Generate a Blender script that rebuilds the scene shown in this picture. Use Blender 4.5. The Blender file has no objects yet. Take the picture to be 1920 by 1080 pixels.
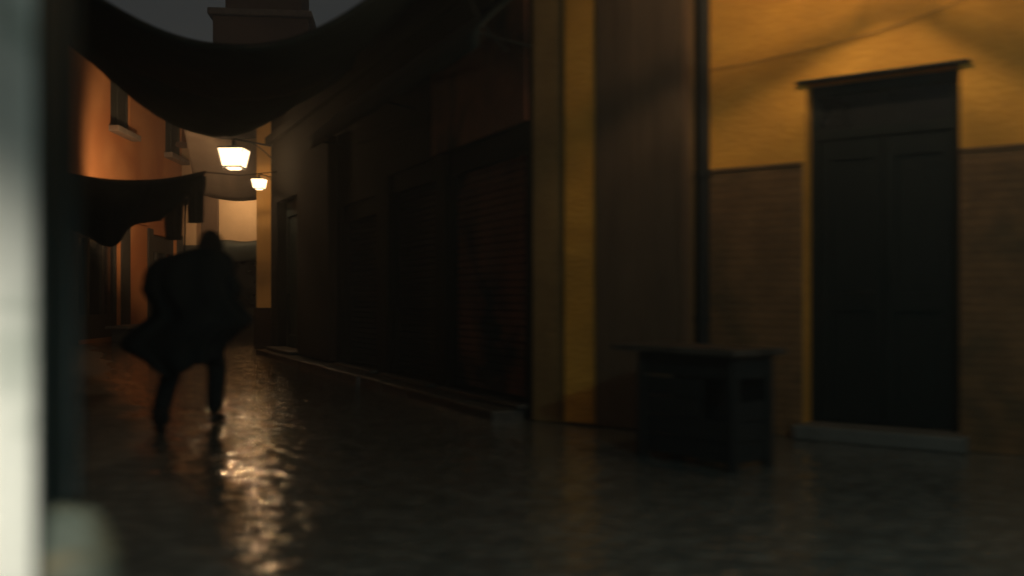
import bpy, bmesh, math, random
from mathutils import Vector, Matrix, noise
random.seed(7)
S = bpy.context.scene
C = S.collection
# ------------------------------------------------------------------ camera, sky, exposure
H = 1.1; F = 1700.0
cam = bpy.data.objects.new('camera', bpy.data.cameras.new('camera')); C.objects.link(cam)
cam.location = (0, 0, H); cam.rotation_euler = (math.radians(90), 0, 0)
cam.data.lens = F/1920*36; cam.data.sensor_width = 36; cam.data.shift_y = 20/1920
cam.data.clip_start = 0.05; cam.data.clip_end = 1000
cam.data.dof.use_dof = True; cam.data.dof.focus_distance = 45.0
cam.data.dof.aperture_fstop = 0.82; cam.data.dof.aperture_ratio = 0.42
S.camera = cam
W = bpy.data.worlds.new('World'); S.world = W; W.use_nodes = True
nt = W.node_tree; bg = nt.nodes['Background']
sky = nt.nodes.new('ShaderNodeTexSky'); sky.sky_type = 'NISHITA'; sky.sun_disc = False
sky.sun_elevation = math.radians(1.5); sky.sun_rotation = math.radians(150)
sky.air_density = 1.0; sky.dust_density = 4.0
hs = nt.nodes.new('ShaderNodeHueSaturation'); hs.inputs['Saturation'].default_value = 0.3
nt.links.new(sky.outputs[0], hs.inputs['Color']); nt.links.new(hs.outputs[0], bg.inputs[0])
bg.inputs[1].default_value = 0.038
S.view_settings.view_transform = 'Standard'; S.view_settings.look = 'None'
S.view_settings.exposure = 0; S.view_settings.gamma = 1

# ------------------------------------------------------------------ helpers
def at(px, py, d):
    return Vector(((px-960)/F*d, d, H+(560-py)/F*d))

def lamp_light(name, kind, loc, power, col, radius=0.05, parent=None, target=None, angle=None, blend=0.5):
    l = bpy.data.lights.new(name, kind); l.energy = power; l.color = col; l.shadow_soft_size = radius
    o = bpy.data.objects.new(name, l); C.objects.link(o)
    if parent: o.parent = parent
    o.location = loc
    if kind == 'SPOT':
        l.spot_size = angle; l.spot_blend = blend
        o.rotation_euler = (Vector(target)-Vector(loc)).to_track_quat('-Z', 'Y').to_euler()
    return o

def mat(name, col, rough=0.8, col2=None, scale=3.0, bump=0.3, bscale=30.0, metal=0.0, emit=None, estr=0,
        stain=None, stain_scale=0.6, stretch=(1, 1, 1), spec=0.5, bricks=None, planks=None, translucent=0):
    m = bpy.data.materials.new(name); m.use_nodes = True
    n = m.node_tree.nodes; L = m.node_tree.links
    b = n['Principled BSDF']; b.inputs['Roughness'].default_value = rough; b.inputs['Metallic'].default_value = metal
    b.inputs['Specular IOR Level'].default_value = spec
    tc = n.new('ShaderNodeTexCoord'); mp = n.new('ShaderNodeMapping'); mp.inputs['Scale'].default_value = stretch
    L.new(tc.outputs['Object'], mp.inputs[0])
    nz = n.new('ShaderNodeTexNoise'); nz.inputs['Scale'].default_value = scale; nz.inputs['Detail'].default_value = 8
    nz.inputs['Roughness'].default_value = 0.65
    L.new(mp.outputs[0], nz.inputs['Vector'])
    rp = n.new('ShaderNodeValToRGB'); rp.color_ramp.elements[0].position = 0.35; rp.color_ramp.elements[1].position = 0.68
    c2 = col2 or tuple(c*0.62 for c in col)
    rp.color_ramp.elements[0].color = (*c2, 1); rp.color_ramp.elements[1].color = (*col, 1)
    L.new(nz.outputs['Fac'], rp.inputs[0]); out = rp.outputs[0]
    if stain:
        n2 = n.new('ShaderNodeTexNoise'); n2.inputs['Scale'].default_value = stain_scale; n2.inputs['Detail'].default_value = 5
        n2.inputs['Distortion'].default_value = 0.6
        L.new(tc.outputs['Object'], n2.inputs['Vector'])
        r2 = n.new('ShaderNodeValToRGB'); r2.color_ramp.elements[0].position = 0.48; r2.color_ramp.elements[1].position = 0.62
        L.new(n2.outputs['Fac'], r2.inputs[0])
        mx = n.new('ShaderNodeMixRGB'); mx.inputs[2].default_value = (*stain, 1)
        L.new(r2.outputs[0], mx.inputs[0]); L.new(out, mx.inputs[1]); out = mx.outputs[0]
    hsrc = None
    if bricks or planks:
        # courses run along the object's height: brick texture laid on (u, z)
        br = n.new('ShaderNodeTexBrick'); sx, sz = (bricks or planks)
        sp = n.new('ShaderNodeSeparateXYZ'); cb = n.new('ShaderNodeCombineXYZ'); L.new(tc.outputs['Object'], sp.inputs[0])
        ad = n.new('ShaderNodeMath'); ad.operation = 'SUBTRACT'; L.new(sp.outputs[0], ad.inputs[0]); L.new(sp.outputs[1], ad.inputs[1])
        L.new(ad.outputs[0], cb.inputs[0]); L.new(sp.outputs[2], cb.inputs[1]); L.new(cb.outputs[0], br.inputs['Vector'])
        br.inputs['Scale'].default_value = 1.0; br.inputs['Brick Width'].default_value = sx; br.inputs['Row Height'].default_value = sz
        br.inputs['Mortar Size'].default_value = 0.008; br.inputs['Mortar Smooth'].default_value = 0.4
        br.inputs['Color1'].default_value = (1, 1, 1, 1); br.inputs['Color2'].default_value = (0.85, 0.85, 0.85, 1)
        br.inputs['Mortar'].default_value = (0.72, 0.72, 0.72, 1)
        mx = n.new('ShaderNodeMixRGB'); mx.blend_type = 'MULTIPLY'; mx.inputs[0].default_value = 1
        L.new(out, mx.inputs[1]); L.new(br.outputs['Color'], mx.inputs[2]); out = mx.outputs[0]
        hsrc = br.outputs['Fac']
    L.new(out, b.inputs['Base Color'])
    nb = n.new('ShaderNodeTexNoise'); nb.inputs['Scale'].default_value = bscale; nb.inputs['Detail'].default_value = 6
    L.new(mp.outputs[0], nb.inputs['Vector'])
    bp = n.new('ShaderNodeBump'); bp.inputs['Strength'].default_value = bump; bp.inputs['Distance'].default_value = 0.02
    L.new(nb.outputs['Fac'], bp.inputs['Height'])
    if hsrc:
        b2 = n.new('ShaderNodeBump'); b2.invert = True; b2.inputs['Strength'].default_value = 0.35; b2.inputs['Distance'].default_value = 0.012
        L.new(hsrc, b2.inputs['Height']); L.new(bp.outputs[0], b2.inputs['Normal']); L.new(b2.outputs[0], b.inputs['Normal'])
    else:
        L.new(bp.outputs[0], b.inputs['Normal'])
    if translucent:
        tr = n.new('ShaderNodeBsdfTranslucent'); ms = n.new('ShaderNodeMixShader'); ms.inputs[0].default_value = translucent
        L.new(out, tr.inputs[0]); L.new(b.outputs[0], ms.inputs[1]); L.new(tr.outputs[0], ms.inputs[2]); L.new(ms.outputs[0], n['Material Output'].inputs[0])
    if emit:
        b.inputs['Emission Color'].default_value = (*emit, 1); b.inputs['Emission Strength'].default_value = estr
    return m

def link(name, bm, m, parent=None, smooth=False, bevel=0, solid=0, sub=0):
    bmesh.ops.recalc_face_normals(bm, faces=bm.faces)
    me = bpy.data.meshes.new(name); bm.to_mesh(me); bm.free()
    me.materials.append(m)
    if smooth:
        for p in me.polygons: p.use_smooth = True
    o = bpy.data.objects.new(name, me); C.objects.link(o)
    if parent:
        o.parent = parent; o.matrix_parent_inverse = Matrix.Translation(parent.location).inverted() if not parent.rotation_euler.z else parent.matrix_basis.inverted()
    if solid:
        q = o.modifiers.new('thickness', 'SOLIDIFY'); q.thickness = solid; q.offset = 0
    if sub:
        q = o.modifiers.new('smooth', 'SUBSURF'); q.levels = sub; q.render_levels = sub
    if bevel:
        q = o.modifiers.new('edge', 'BEVEL'); q.width = bevel; q.segments = 2; q.limit_method = 'ANGLE'
    return o

def thing(name, label, cat, loc=(0, 0, 0), group=None):
    o = bpy.data.objects.new(name, None); C.objects.link(o); o.location = loc; o.empty_display_size = 0.2
    return tag(o, label, cat, group)
def tag(o, label, cat, group=None, kind=None):
    if label: o['label'] = label
    if cat: o['category'] = cat
    if group: o['group'] = group
    if kind: o['kind'] = kind
    return o

class Frame:
    """a wall's own axes: u along it, n out of it (to the street), z up"""
    def __init__(s, o, u, n): s.o = Vector((o[0], o[1], 0)); s.u = Vector((u[0], u[1], 0)).normalized(); s.n = Vector((n[0], n[1], 0)).normalized()
    def p(s, u, z, n=0): return s.o + s.u*u + s.n*n + Vector((0, 0, z))
    def u_at(s, px, n=0):
        k = (px-960)/F; o = s.o + s.n*n
        return (o.x-k*o.y)/(k*s.u.y-s.u.x)

def fbox(bm, fr, u0, u1, z0, z1, n0, n1):
    v = [bm.verts.new(fr.p(u, z, n)) for n in (n0, n1) for z in (z0, z1) for u in (u0, u1)]
    for f in ((0, 1, 3, 2), (4, 5, 7, 6), (0, 1, 5, 4), (2, 3, 7, 6), (0, 2, 6, 4), (1, 3, 7, 5)):
        bm.faces.new([v[i] for i in f])

def fwall(bm, fr, u0, u1, z0, z1, n0, n1, holes=()):
    us = sorted({u0, u1, *[h[0] for h in holes], *[h[1] for h in holes]})
    zs = sorted({z0, z1, *[h[2] for h in holes], *[h[3] for h in holes]})
    us = [u for u in us if u0 <= u <= u1]; zs = [z for z in zs if z0 <= z <= z1]
    nu, nz = len(us)-1, len(zs)-1
    def solid(i, j):
        if i < 0 or j < 0 or i >= nu or j >= nz: return False
        cu = (us[i]+us[i+1])/2; cz = (zs[j]+zs[j+1])/2
        return not any(h[0] < cu < h[1] and h[2] < cz < h[3] for h in holes)
    cache = {}
    def V(i, j, n):
        k = (i, j, n)
        if k not in cache: cache[k] = bm.verts.new(fr.p(us[i], zs[j], n))
        return cache[k]
    for i in range(nu):
        for j in range(nz):
            if not solid(i, j): continue
            for n in (n0, n1): bm.faces.new((V(i, j, n), V(i+1, j, n), V(i+1, j+1, n), V(i, j+1, n)))
            for di, dj, a, b in ((-1, 0, (i, j), (i, j+1)), (1, 0, (i+1, j), (i+1, j+1)), (0, -1, (i, j), (i+1, j)), (0, 1, (i, j+1), (i+1, j+1))):
                if not solid(i+di, j+dj):
                    bm.faces.new((V(*a, n0), V(*b, n0), V(*b, n1), V(*a, n1)))

def tube(bm, pts, r, seg=8, r2=None):
    pts = [Vector(p) for p in pts]; rings = []
    for i, p in enumerate(pts):
        t = (pts[min(i+1, len(pts)-1)]-pts[max(i-1, 0)]).normalized()
        a = t.orthogonal().normalized() if i == 0 else (a - t*a.dot(t)).normalized()
        b = t.cross(a); rr = r if r2 is None else r+(r2-r)*i/(len(pts)-1)
        rings.append([bm.verts.new(p+(a*math.cos(k/seg*6.2832)+b*math.sin(k/seg*6.2832))*rr) for k in range(seg)])
    for A, B in zip(rings, rings[1:]):
        for k in range(seg): bm.faces.new((A[k], A[(k+1) % seg], B[(k+1) % seg], B[k]))
    bm.faces.new(rings[0]); bm.faces.new(rings[-1])

def loft(bm, rings, cap=True, closed=True):
    R = [[bm.verts.new(p) for p in r] for r in rings]; n = len(R[0])
    for A, B in zip(R, R[1:]):
        for k in range(n if closed else n-1): bm.faces.new((A[k], A[(k+1) % n], B[(k+1) % n], B[k]))
    if cap and closed: bm.faces.new(R[0]); bm.faces.new(R[-1])
def square(c, hx, hy, z): return [Vector((c[0]+sx*hx, c[1]+sy*hy, z)) for sx, sy in ((-1, -1), (1, -1), (1, 1), (-1, 1))]

# ------------------------------------------------------------------ materials
M = {}
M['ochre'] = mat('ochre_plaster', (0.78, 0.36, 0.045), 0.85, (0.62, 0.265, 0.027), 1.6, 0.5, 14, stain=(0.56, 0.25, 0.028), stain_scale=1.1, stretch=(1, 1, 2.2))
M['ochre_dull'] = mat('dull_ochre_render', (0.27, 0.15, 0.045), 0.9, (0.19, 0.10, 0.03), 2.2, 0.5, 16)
M['dado'] = mat('brown_dado_render', (0.25, 0.12, 0.042), 0.85, (0.16, 0.075, 0.024), 3.5, 0.6, 22, bricks=(0.46, 0.062), stain=(0.11, 0.06, 0.02), stain_scale=1.6)
M['board'] = mat('brown_boards', (0.12, 0.068, 0.034), 0.85, (0.085, 0.046, 0.022), 5, 0.5, 20, stretch=(4, 4, 0.4))
M['dark_door'] = mat('dark_green_door_paint', (0.008, 0.011, 0.009), 0.6, (0.005, 0.007, 0.006), 6, 0.3, 25, stretch=(3, 3, 0.4), spec=0.15)
M['iron'] = mat('black_iron', (0.010, 0.010, 0.009), 0.6, None, 8, 0.3, 40, spec=0.25)
M['stone'] = mat('worn_stone', (0.14, 0.125, 0.105), 0.6, (0.10, 0.09, 0.075), 5, 0.6, 25)
M['wetstone'] = mat('wet_dark_stone', (0.07, 0.065, 0.055), 0.35, (0.03, 0.03, 0.026), 6, 0.5, 25)
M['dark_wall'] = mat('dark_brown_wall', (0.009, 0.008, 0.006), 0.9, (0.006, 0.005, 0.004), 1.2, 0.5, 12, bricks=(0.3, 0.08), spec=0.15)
M['rust_wall'] = mat('rust_red_plaster', (0.5, 0.15, 0.07), 0.9, (0.25, 0.08, 0.04), 1.3, 0.5, 12, stain=(0.02, 0.016, 0.013), stain_scale=0.7)
M['brown_wall'] = mat('brown_pilaster_paint', (0.035, 0.017, 0.009), 0.9, (0.022, 0.012, 0.007), 2, 0.5, 14, spec=0.15)
M['shutter'] = mat('dark_metal_shutter', (0.02, 0.02, 0.018), 0.8, (0.011, 0.012, 0.011), 3, 0.15, 30)
M['white'] = mat('white_plaster_pillar', (0.80, 0.775, 0.70), 0.8, (0.68, 0.67, 0.61), 2.0, 0.35, 14, stain=(0.52, 0.53, 0.47), stain_scale=2.6)
M['black_green'] = mat('black_green_finish', (0.006, 0.016, 0.016), 0.6, (0.004, 0.010, 0.010), 3, 0.25, 20, spec=0.3, stretch=(2, 2, 0.3))
M['bollard'] = mat('grey_green_weathered_stone', (0.17, 0.185, 0.145), 0.75, (0.06, 0.075, 0.06), 6, 0.9, 14, stain=(0.15, 0.13, 0.08), stain_scale=6)
M['orange'] = mat('orange_plaster', (0.62, 0.26, 0.085), 0.9, (0.52, 0.20, 0.06), 0.8, 0.4, 9, stain=(0.45, 0.15, 0.038), stain_scale=0.35)
M['sill'] = mat('pale_sill_stone', (0.30, 0.22, 0.15), 0.8, None, 4, 0.3, 20)
M['pane'] = mat('dark_window_glass', (0.02, 0.02, 0.02), 0.15, None, 3, 0.05, 10)
M['louvre'] = mat('grey_green_louvres', (0.075, 0.07, 0.05), 0.7, None, 5, 0.2, 20)
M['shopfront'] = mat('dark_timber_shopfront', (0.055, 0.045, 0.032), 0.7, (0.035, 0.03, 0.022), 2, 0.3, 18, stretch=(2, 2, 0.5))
M['tan'] = mat('tan_plaster', (0.60, 0.40, 0.21), 0.9, (0.50, 0.32, 0.16), 0.9, 0.4, 9)
M['gold'] = mat('yellow_plaster_far', (0.62, 0.36, 0.12), 0.9, (0.5, 0.28, 0.08), 1.2, 0.4, 9)
M['tower'] = mat('dark_brown_tower_plaster', (0.20, 0.11, 0.06), 0.9, (0.13, 0.07, 0.04), 0.6, 0.4, 6)
M['roof'] = mat('roof_tiles', (0.18, 0.08, 0.045), 0.85, None, 3, 0.6, 12)
M['canvas'] = mat('dark_canvas', (0.045, 0.055, 0.045), 0.9, (0.03, 0.038, 0.03), 2.5, 0.4, 40)
M['canvas_teal'] = mat('dark_teal_canvas', (0.06, 0.10, 0.09), 0.9, (0.045, 0.07, 0.065), 2.5, 0.4, 40)
M['canvas_brown'] = mat('brown_canvas', (0.26, 0.19, 0.12), 0.9, (0.2, 0.14, 0.09), 2, 0.4, 40, translucent=0.4)
M['cloth_brown'] = mat('brown_cloth', (0.14, 0.09, 0.05), 0.9, (0.09, 0.06, 0.035), 4, 0.4, 40, translucent=0.3)
M['rope'] = mat('dark_rope', (0.04, 0.035, 0.03), 0.9)
M['wood'] = mat('old_dark_wood', (0.012, 0.011, 0.009), 0.75, (0.006, 0.006, 0.005), 5, 0.5, 18, stretch=(1, 1, 5))
M['lid'] = mat('worn_wood_lid', (0.12, 0.09, 0.07), 0.3, (0.03, 0.025, 0.02), 6, 0.5, 18)
M['coat'] = mat('black_wool_coat', (0.011, 0.017, 0.019), 0.85, (0.008, 0.012, 0.013), 6, 0.4, 60, spec=0.2)
M['trousers'] = mat('dark_trousers', (0.012, 0.02, 0.023), 0.85, None, 6, 0.3, 60, spec=0.2)
M['leather'] = mat('black_leather', (0.012, 0.012, 0.011), 0.45, None, 10, 0.2, 50)
M['skin'] = mat('skin', (0.36, 0.20, 0.13), 0.55, (0.30, 0.16, 0.10), 12, 0.1, 80)
M['hair'] = mat('black_hair', (0.010, 0.009, 0.008), 0.6, None, 20, 0.8, 70, stretch=(6, 6, 1))

def glass_mat(name, col, strength):
    m = bpy.data.materials.new(name); m.use_nodes = True; n = m.node_tree.nodes; L = m.node_tree.links
    n.remove(n['Principled BSDF']); e = n.new('ShaderNodeEmission'); e.inputs[0].default_value = (*col, 1); e.inputs[1].default_value = strength
    t = n.new('ShaderNodeBsdfTransparent'); t.inputs[0].default_value = (1, 0.93, 0.8, 1); mx = n.new('ShaderNodeMixShader'); mx.inputs[0].default_value = 0.6
    L.new(t.outputs[0], mx.inputs[1]); L.new(e.outputs[0], mx.inputs[2]); L.new(mx.outputs[0], n['Material Output'].inputs[0])
    return m
M['lit_glass'] = glass_mat('frosted_lit_glass', (1.0, 0.70, 0.40), 5)
M['bulb'] = mat('lit_bulb', (1, 1, 1), 0.5, emit=(1.0, 0.70, 0.42), estr=30)
M['bulb_cool'] = mat('lit_cool_glass', (1, 1, 1), 0.5, emit=(0.9, 1.0, 0.92), estr=20)

M['cool_globe'] = glass_mat('cool_lit_globe', (0.5, 0.88, 1.0), 4)
def cobbles():
    m = bpy.data.materials.new('wet_cobblestones'); m.use_nodes = True; n = m.node_tree.nodes; L = m.node_tree.links
    b = n['Principled BSDF']; tc = n.new('ShaderNodeTexCoord')
    mp = n.new('ShaderNodeMapping'); mp.inputs['Scale'].default_value = (6.0, 8.5, 1); mp.inputs['Rotation'].default_value = (0, 0, 0.35)
    L.new(tc.outputs['Object'], mp.inputs[0])
    v = n.new('ShaderNodeTexVoronoi'); v.feature = 'DISTANCE_TO_EDGE'; v.inputs['Scale'].default_value = 1; v.inputs['Randomness'].default_value = 0.75
    v2 = n.new('ShaderNodeTexVoronoi'); v2.inputs['Scale'].default_value = 1; v2.inputs['Randomness'].default_value = 0.75
    L.new(mp.outputs[0], v.inputs['Vector']); L.new(mp.outputs[0], v2.inputs['Vector'])
    mr = n.new('ShaderNodeMapRange'); mr.inputs[1].default_value = 0.0; mr.inputs[2].default_value = 0.22; mr.interpolation_type = 'SMOOTHSTEP'
    L.new(v.outputs['Distance'], mr.inputs[0])
    big = n.new('ShaderNodeTexNoise'); big.inputs['Scale'].default_value = 0.8; big.inputs['Detail'].default_value = 3; L.new(tc.outputs['Object'], big.inputs['Vector'])
    fine = n.new('ShaderNodeTexNoise'); fine.inputs['Scale'].default_value = 15; fine.inputs['Detail'].default_value = 2.5; L.new(tc.outputs['Object'], fine.inputs['Vector'])
    hue = n.new('ShaderNodeSeparateColor'); L.new(v2.outputs['Color'], hue.inputs[0])
    rp = n.new('ShaderNodeValToRGB'); rp.color_ramp.elements[0].color = (0.15, 0.145, 0.128, 1); rp.color_ramp.elements[1].color = (0.21, 0.20, 0.175, 1)
    L.new(hue.outputs[0], rp.inputs[0])
    mx = n.new('ShaderNodeMixRGB'); mx.blend_type = 'MULTIPLY'; mx.inputs[0].default_value = 0.35; L.new(rp.outputs[0], mx.inputs[1]); L.new(mr.outputs[0], mx.inputs[2])
    L.new(mx.outputs[0], b.inputs['Base Color'])
    rr = n.new('ShaderNodeMapRange'); rr.inputs[1].default_value = 0.38; rr.inputs[2].default_value = 0.62; rr.inputs[3].default_value = 0.03; rr.inputs[4].default_value = 0.10
    L.new(big.outputs['Fac'], rr.inputs[0]); L.new(rr.outputs[0], b.inputs['Roughness'])
    b1 = n.new('ShaderNodeBump'); b1.inputs['Strength'].default_value = 0.5; b1.inputs['Distance'].default_value = 0.008; L.new(mr.outputs[0], b1.inputs['Height'])
    b2 = n.new('ShaderNodeBump'); b2.inputs['Strength'].default_value = 0.5; b2.inputs['Distance'].default_value = 0.0105; L.new(fine.outputs['Fac'], b2.inputs['Height'])
    b3 = n.new('ShaderNodeBump'); b3.inputs['Strength'].default_value = 0.5; b3.inputs['Distance'].default_value = 0.02; L.new(hue.outputs[1], b3.inputs['Height'])
    L.new(b1.outputs[0], b2.inputs['Normal']); L.new(b2.outputs[0], b.inputs['Normal']); L.new(b2.outputs[0], b.inputs['Coat Normal'])
    
    # drier band of paving along the left side of the alley, its edge broken up by noise
    sp = n.new('ShaderNodeSeparateXYZ'); L.new(tc.outputs['Object'], sp.inputs[0])
    def mth(op, a, b_):
        q = n.new('ShaderNodeMath'); q.operation = op
        for i_, v_ in enumerate((a, b_)):
            if isinstance(v_, (int, float)): q.inputs[i_].default_value = v_
            else: L.new(v_, q.inputs[i_])
        return q.outputs[0]
    dist = mth('ADD', mth('MULTIPLY', sp.outputs[0], -0.896), mth('MULTIPLY', sp.outputs[1], -0.444))
    dist = mth('ADD', dist, 0.896*0.19+0.444*8.13)
    dist = mth('ADD', dist, mth('MULTIPLY', big.outputs['Fac'], 0.8))
    dm = n.new('ShaderNodeMapRange'); dm.inputs[1].default_value = 3.3; dm.inputs[2].default_value = 3.8; dm.interpolation_type = 'SMOOTHSTEP'; L.new(dist, dm.inputs[0])
    wet = mth('SUBTRACT', 1.0, dm.outputs[0]); L.new(wet, b.inputs['Coat Weight'])
    L.new(mth('MAXIMUM', rr.outputs[0], mth('MULTIPLY', dm.outputs[0], 0.62)), b.inputs['Roughness']); b.inputs['Coat Roughness'].default_value = 0.03; b.inputs['Coat IOR'].default_value = 1.45
    return m
M['cobbles'] = cobbles()

# ------------------------------------------------------------------ ground
bm = bmesh.new()
xs = [-150, -60, -20] + [-12+i*0.5 for i in range(41)] + [20, 60, 150]
ys = [-150, -40, -10] + [-2+i*0.5 for i in range(61)] + [60, 150, 300]
G = [[bm.verts.new((x, y, 0 if (abs(x) > 12 or y < -1 or y > 28) else 0)) for x in xs] for y in ys]
for j in range(len(ys)-1):
    for i in range(len(xs)-1): bm.faces.new((G[j][i], G[j][i+1], G[j+1][i+1], G[j+1][i]))
tag(link('ground', bm, M['cobbles'], smooth=True), 'dark wet cobblestone paving of the alley', None, kind='structure')

# ------------------------------------------------------------------ yellow building with the door (right)
D = Frame((2.33, 7.19), (0.829, -0.559), (-0.559, -0.829))
B = thing('yellow_building', 'ochre yellow plaster building with a brown dado around a tall dark doorway', 'building', D.p(0, 0, 0))
uL = -0.873; DW = 1.106; DH = 2.80
bm = bmesh.new(); fwall(bm, D, uL, 6.0, 0, 7.0, -0.45, 0, holes=[(0, DW, -1, DH)])
link('wall', bm, M['ochre'], B)
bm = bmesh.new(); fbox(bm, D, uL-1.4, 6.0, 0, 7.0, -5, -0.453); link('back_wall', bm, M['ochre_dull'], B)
bm = bmesh.new(); fwall(bm, D, uL+0.002, 6.0, 0, 2.15, 0.001, 0.026, holes=[(-0.015, DW+0.002, -1, 2.2)]); link('dado', bm, M['dado'], B, bevel=0.006)
bm = bmesh.new()
for a, b_ in ((uL+0.003, -0.015), (DW+0.002, 6.0)): fbox(bm, D, a, b_, 2.152, 2.185, 0.001, 0.04)
link('dado_rail', bm, M['dado'], B, bevel=0.008)
# pier standing forward of the wall at the corner of the alley
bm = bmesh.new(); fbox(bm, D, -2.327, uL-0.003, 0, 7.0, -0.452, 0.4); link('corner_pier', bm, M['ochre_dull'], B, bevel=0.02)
bm = bmesh.new(); fbox(bm, D, -1.976, -1.657, 0.02, 6.98, 0.401, 0.43); link('pilaster_strip', bm, M['ochre'], B, bevel=0.015)
bm = bmesh.new()
for k in range(4):
    a = -1.655+k*0.1935; fbox(bm, D, a, a+0.1928, 0.02, 6.9, 0.401, 0.445+0.006*(k % 2))
fbox(bm, D, uL-0.0, uL+0.03, 0.02, 6.9, 0.3, 0.452)
link('boarding', bm, M['board'], B, bevel=0.006)
# doorway
g = bmesh.new(); fbox(g, D, -0.07, DW+0.07, DH, DH+0.025, -0.02, 0.05); link('door_hood', g, M['iron'], B, bevel=0.01)
g = bmesh.new(); fwall(g, D, 0.002, DW-0.002, 0.12, DH-0.003, -0.19, -0.13, holes=[(0.07, DW-0.07, 0.0, 2.36), (0.07, DW-0.07, 2.44, DH-0.09)])
dr = link('door_frame', g, M['dark_door'], B, bevel=0.008)
g = bmesh.new()
for a, b_ in ((0.073, DW/2-0.004), (DW/2+0.004, DW-0.073)):
    fwall(g, D, a, b_, 0.125, 2.355, -0.185, -0.145, holes=[(a+0.09, b_-0.09, 0.3, 1.0), (a+0.09, b_-0.09, 1.15, 2.2)])
    fbox(g, D, a+0.088, b_-0.088, 0.29, 2.21, -0.182, -0.165)
dl = link('door', g, M['dark_door'], B, bevel=0.006)
g = bmesh.new(); tube(g, [D.p(DW/2-0.09, 1.15, -0.14), D.p(DW/2-0.09, 1.15, -0.09), D.p(DW/2-0.2, 1.15, -0.09)], 0.011); link('handle', g, M['iron'], dl)
g = bmesh.new(); fbox(g, D, 0.072, DW-0.072, 2.442, DH-0.092, -0.18, -0.16); link('transom', g, M['pane'], B)
g = bmesh.new(); fbox(g, D, -0.06, DW+0.06, 0, 0.115, -0.44, 0.16); link('threshold', g, M['stone'], B, bevel=0.015)
# thin dull strand standing in for a cable's shadow line above the door
g = bmesh.new()
cpts = [D.p(u, z, 0.02) for u, z in ((-0.85, 3.02), (-0.4, 3.03), (0.1, 3.07), (0.6, 3.13), (1.0, 3.22), (1.3, 3.33), (1.9, 3.42), (3.0, 3.45))]
tube(g, cpts, 0.0035, 6)
link('cable_shadow', g, M['ochre_dull'], B)
# rainwater pipe
g = bmesh.new(); up = -0.805; pn = 0.15
tube(g, [D.p(up, 0.1, pn), D.p(up, 6.8, pn)], 0.06, 12)
for z in (0.9, 2.1, 3.6): tube(g, [D.p(up, z, pn), D.p(up, z+0.06, pn)], 0.07, 12)
link('rainwater_pipe', g, M['iron'], B, smooth=False)

# ------------------------------------------------------------------ dark alley building (right, going away)
wd = Vector((-0.444, 0.896, 0)).normalized()
A = Frame((0.177, 8.16), wd[:2], (-0.896, -0.444))
def ua(px): return A.u_at(px)
K = thing('dark_building', 'nearly black building with shop shutters along the right side of the alley', 'building', A.p(0, 0, 0))
uE = ua(508)
hs_ = [(ua(985), ua(835), 0.14, 2.7), (ua(815), ua(728), 0.14, 2.7), (ua(705), ua(640), 0.14, 2.5), (ua(562), ua(520), 0.14, 3.0)]
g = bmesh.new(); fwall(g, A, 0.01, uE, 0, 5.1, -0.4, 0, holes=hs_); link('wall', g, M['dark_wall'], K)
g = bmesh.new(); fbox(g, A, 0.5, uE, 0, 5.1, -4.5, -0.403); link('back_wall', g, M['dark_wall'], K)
g = bmesh.new(); fbox(g, A, ua(990), ua(812), 2.72, 3.9, 0.001, 0.02); link('plaster_patch', g, M['rust_wall'], K)
g = bmesh.new(); fbox(g, A, ua(632), ua(572), 0.14, 3.6, 0.001, 0.14); link('pilaster', g, M['brown_wall'], K, bevel=0.02)
for i, h in enumerate(hs_[:3]):
    g = bmesh.new(); n_ = int((h[3]-h[2]-0.1)/0.075)
    for k in range(n_):
        z = h[2]+0.02+k*0.075
        v = [g.verts.new(A.p(u, zz, nn)) for u in (h[0]+0.03, h[1]-0.03) for zz, nn in ((z, -0.16), (z+0.012, -0.13), (z+0.06, -0.13), (z+0.073, -0.16))]
        for a, b_ in ((0, 1), (1, 2), (2, 3)): g.faces.new((v[a], v[b_], v[b_+4], v[a+4]))
        g.faces.new((v[0], v[3], v[7], v[4]))
    sh = link('roller_shutter', g, M['rust_wall'] if i == 0 else M['shutter'], K)
    g = bmesh.new()
    for a in (h[0]+0.001, h[1]-0.06): fbox(g, A, a, a+0.059, h[2], h[3]-0.25, -0.2, -0.06)
    fbox(g, A, h[0]+0.001, h[1]-0.001, h[3]-0.248, h[3]-0.002, -0.3, -0.03); link('shutter_box', g, M['dark_wall'], sh, bevel=0.006)
    g = bmesh.new(); fbox(g, A, h[0]-0.05, h[1]+0.05, 0.1, 0.138, -0.38, 0.10); link('doorstep', g, M['wetstone'], K, bevel=0.012)
h = hs_[3]
g = bmesh.new(); fwall(g, A, h[0]+0.002, h[1]-0.002, h[2], h[3], -0.25, -0.18, holes=[(h[0]+0.12, h[1]-0.12, 0.4, 1.2), (h[0]+0.12, h[1]-0.12, 1.4, 2.7)])
fbox(g, A, h[0]+0.1, h[1]-0.1, 0.35, 2.75, -0.24, -0.22); dd = link('door', g, M['black_green'], K)
g = bmesh.new(); tube(g, [A.p(h[0]+0.3, 1.1, -0.18), A.p(h[0]+0.3, 1.1, -0.12), A.p(h[0]+0.3, 1.25, -0.12)], 0.015); link('handle', g, M['iron'], dd)
g = bmesh.new(); fbox(g, A, h[0]-0.05, h[1]+0.1, 0.1, 0.16, -0.17, 0.2); link('doorstep', g, M['stone'], K, bevel=0.012)
g = bmesh.new(); fbox(g, A, 0.05, uE, 4.2, 4.36, 0.001, 0.12); link('cornice', g, M['dark_wall'], K, bevel=0.02)
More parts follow.
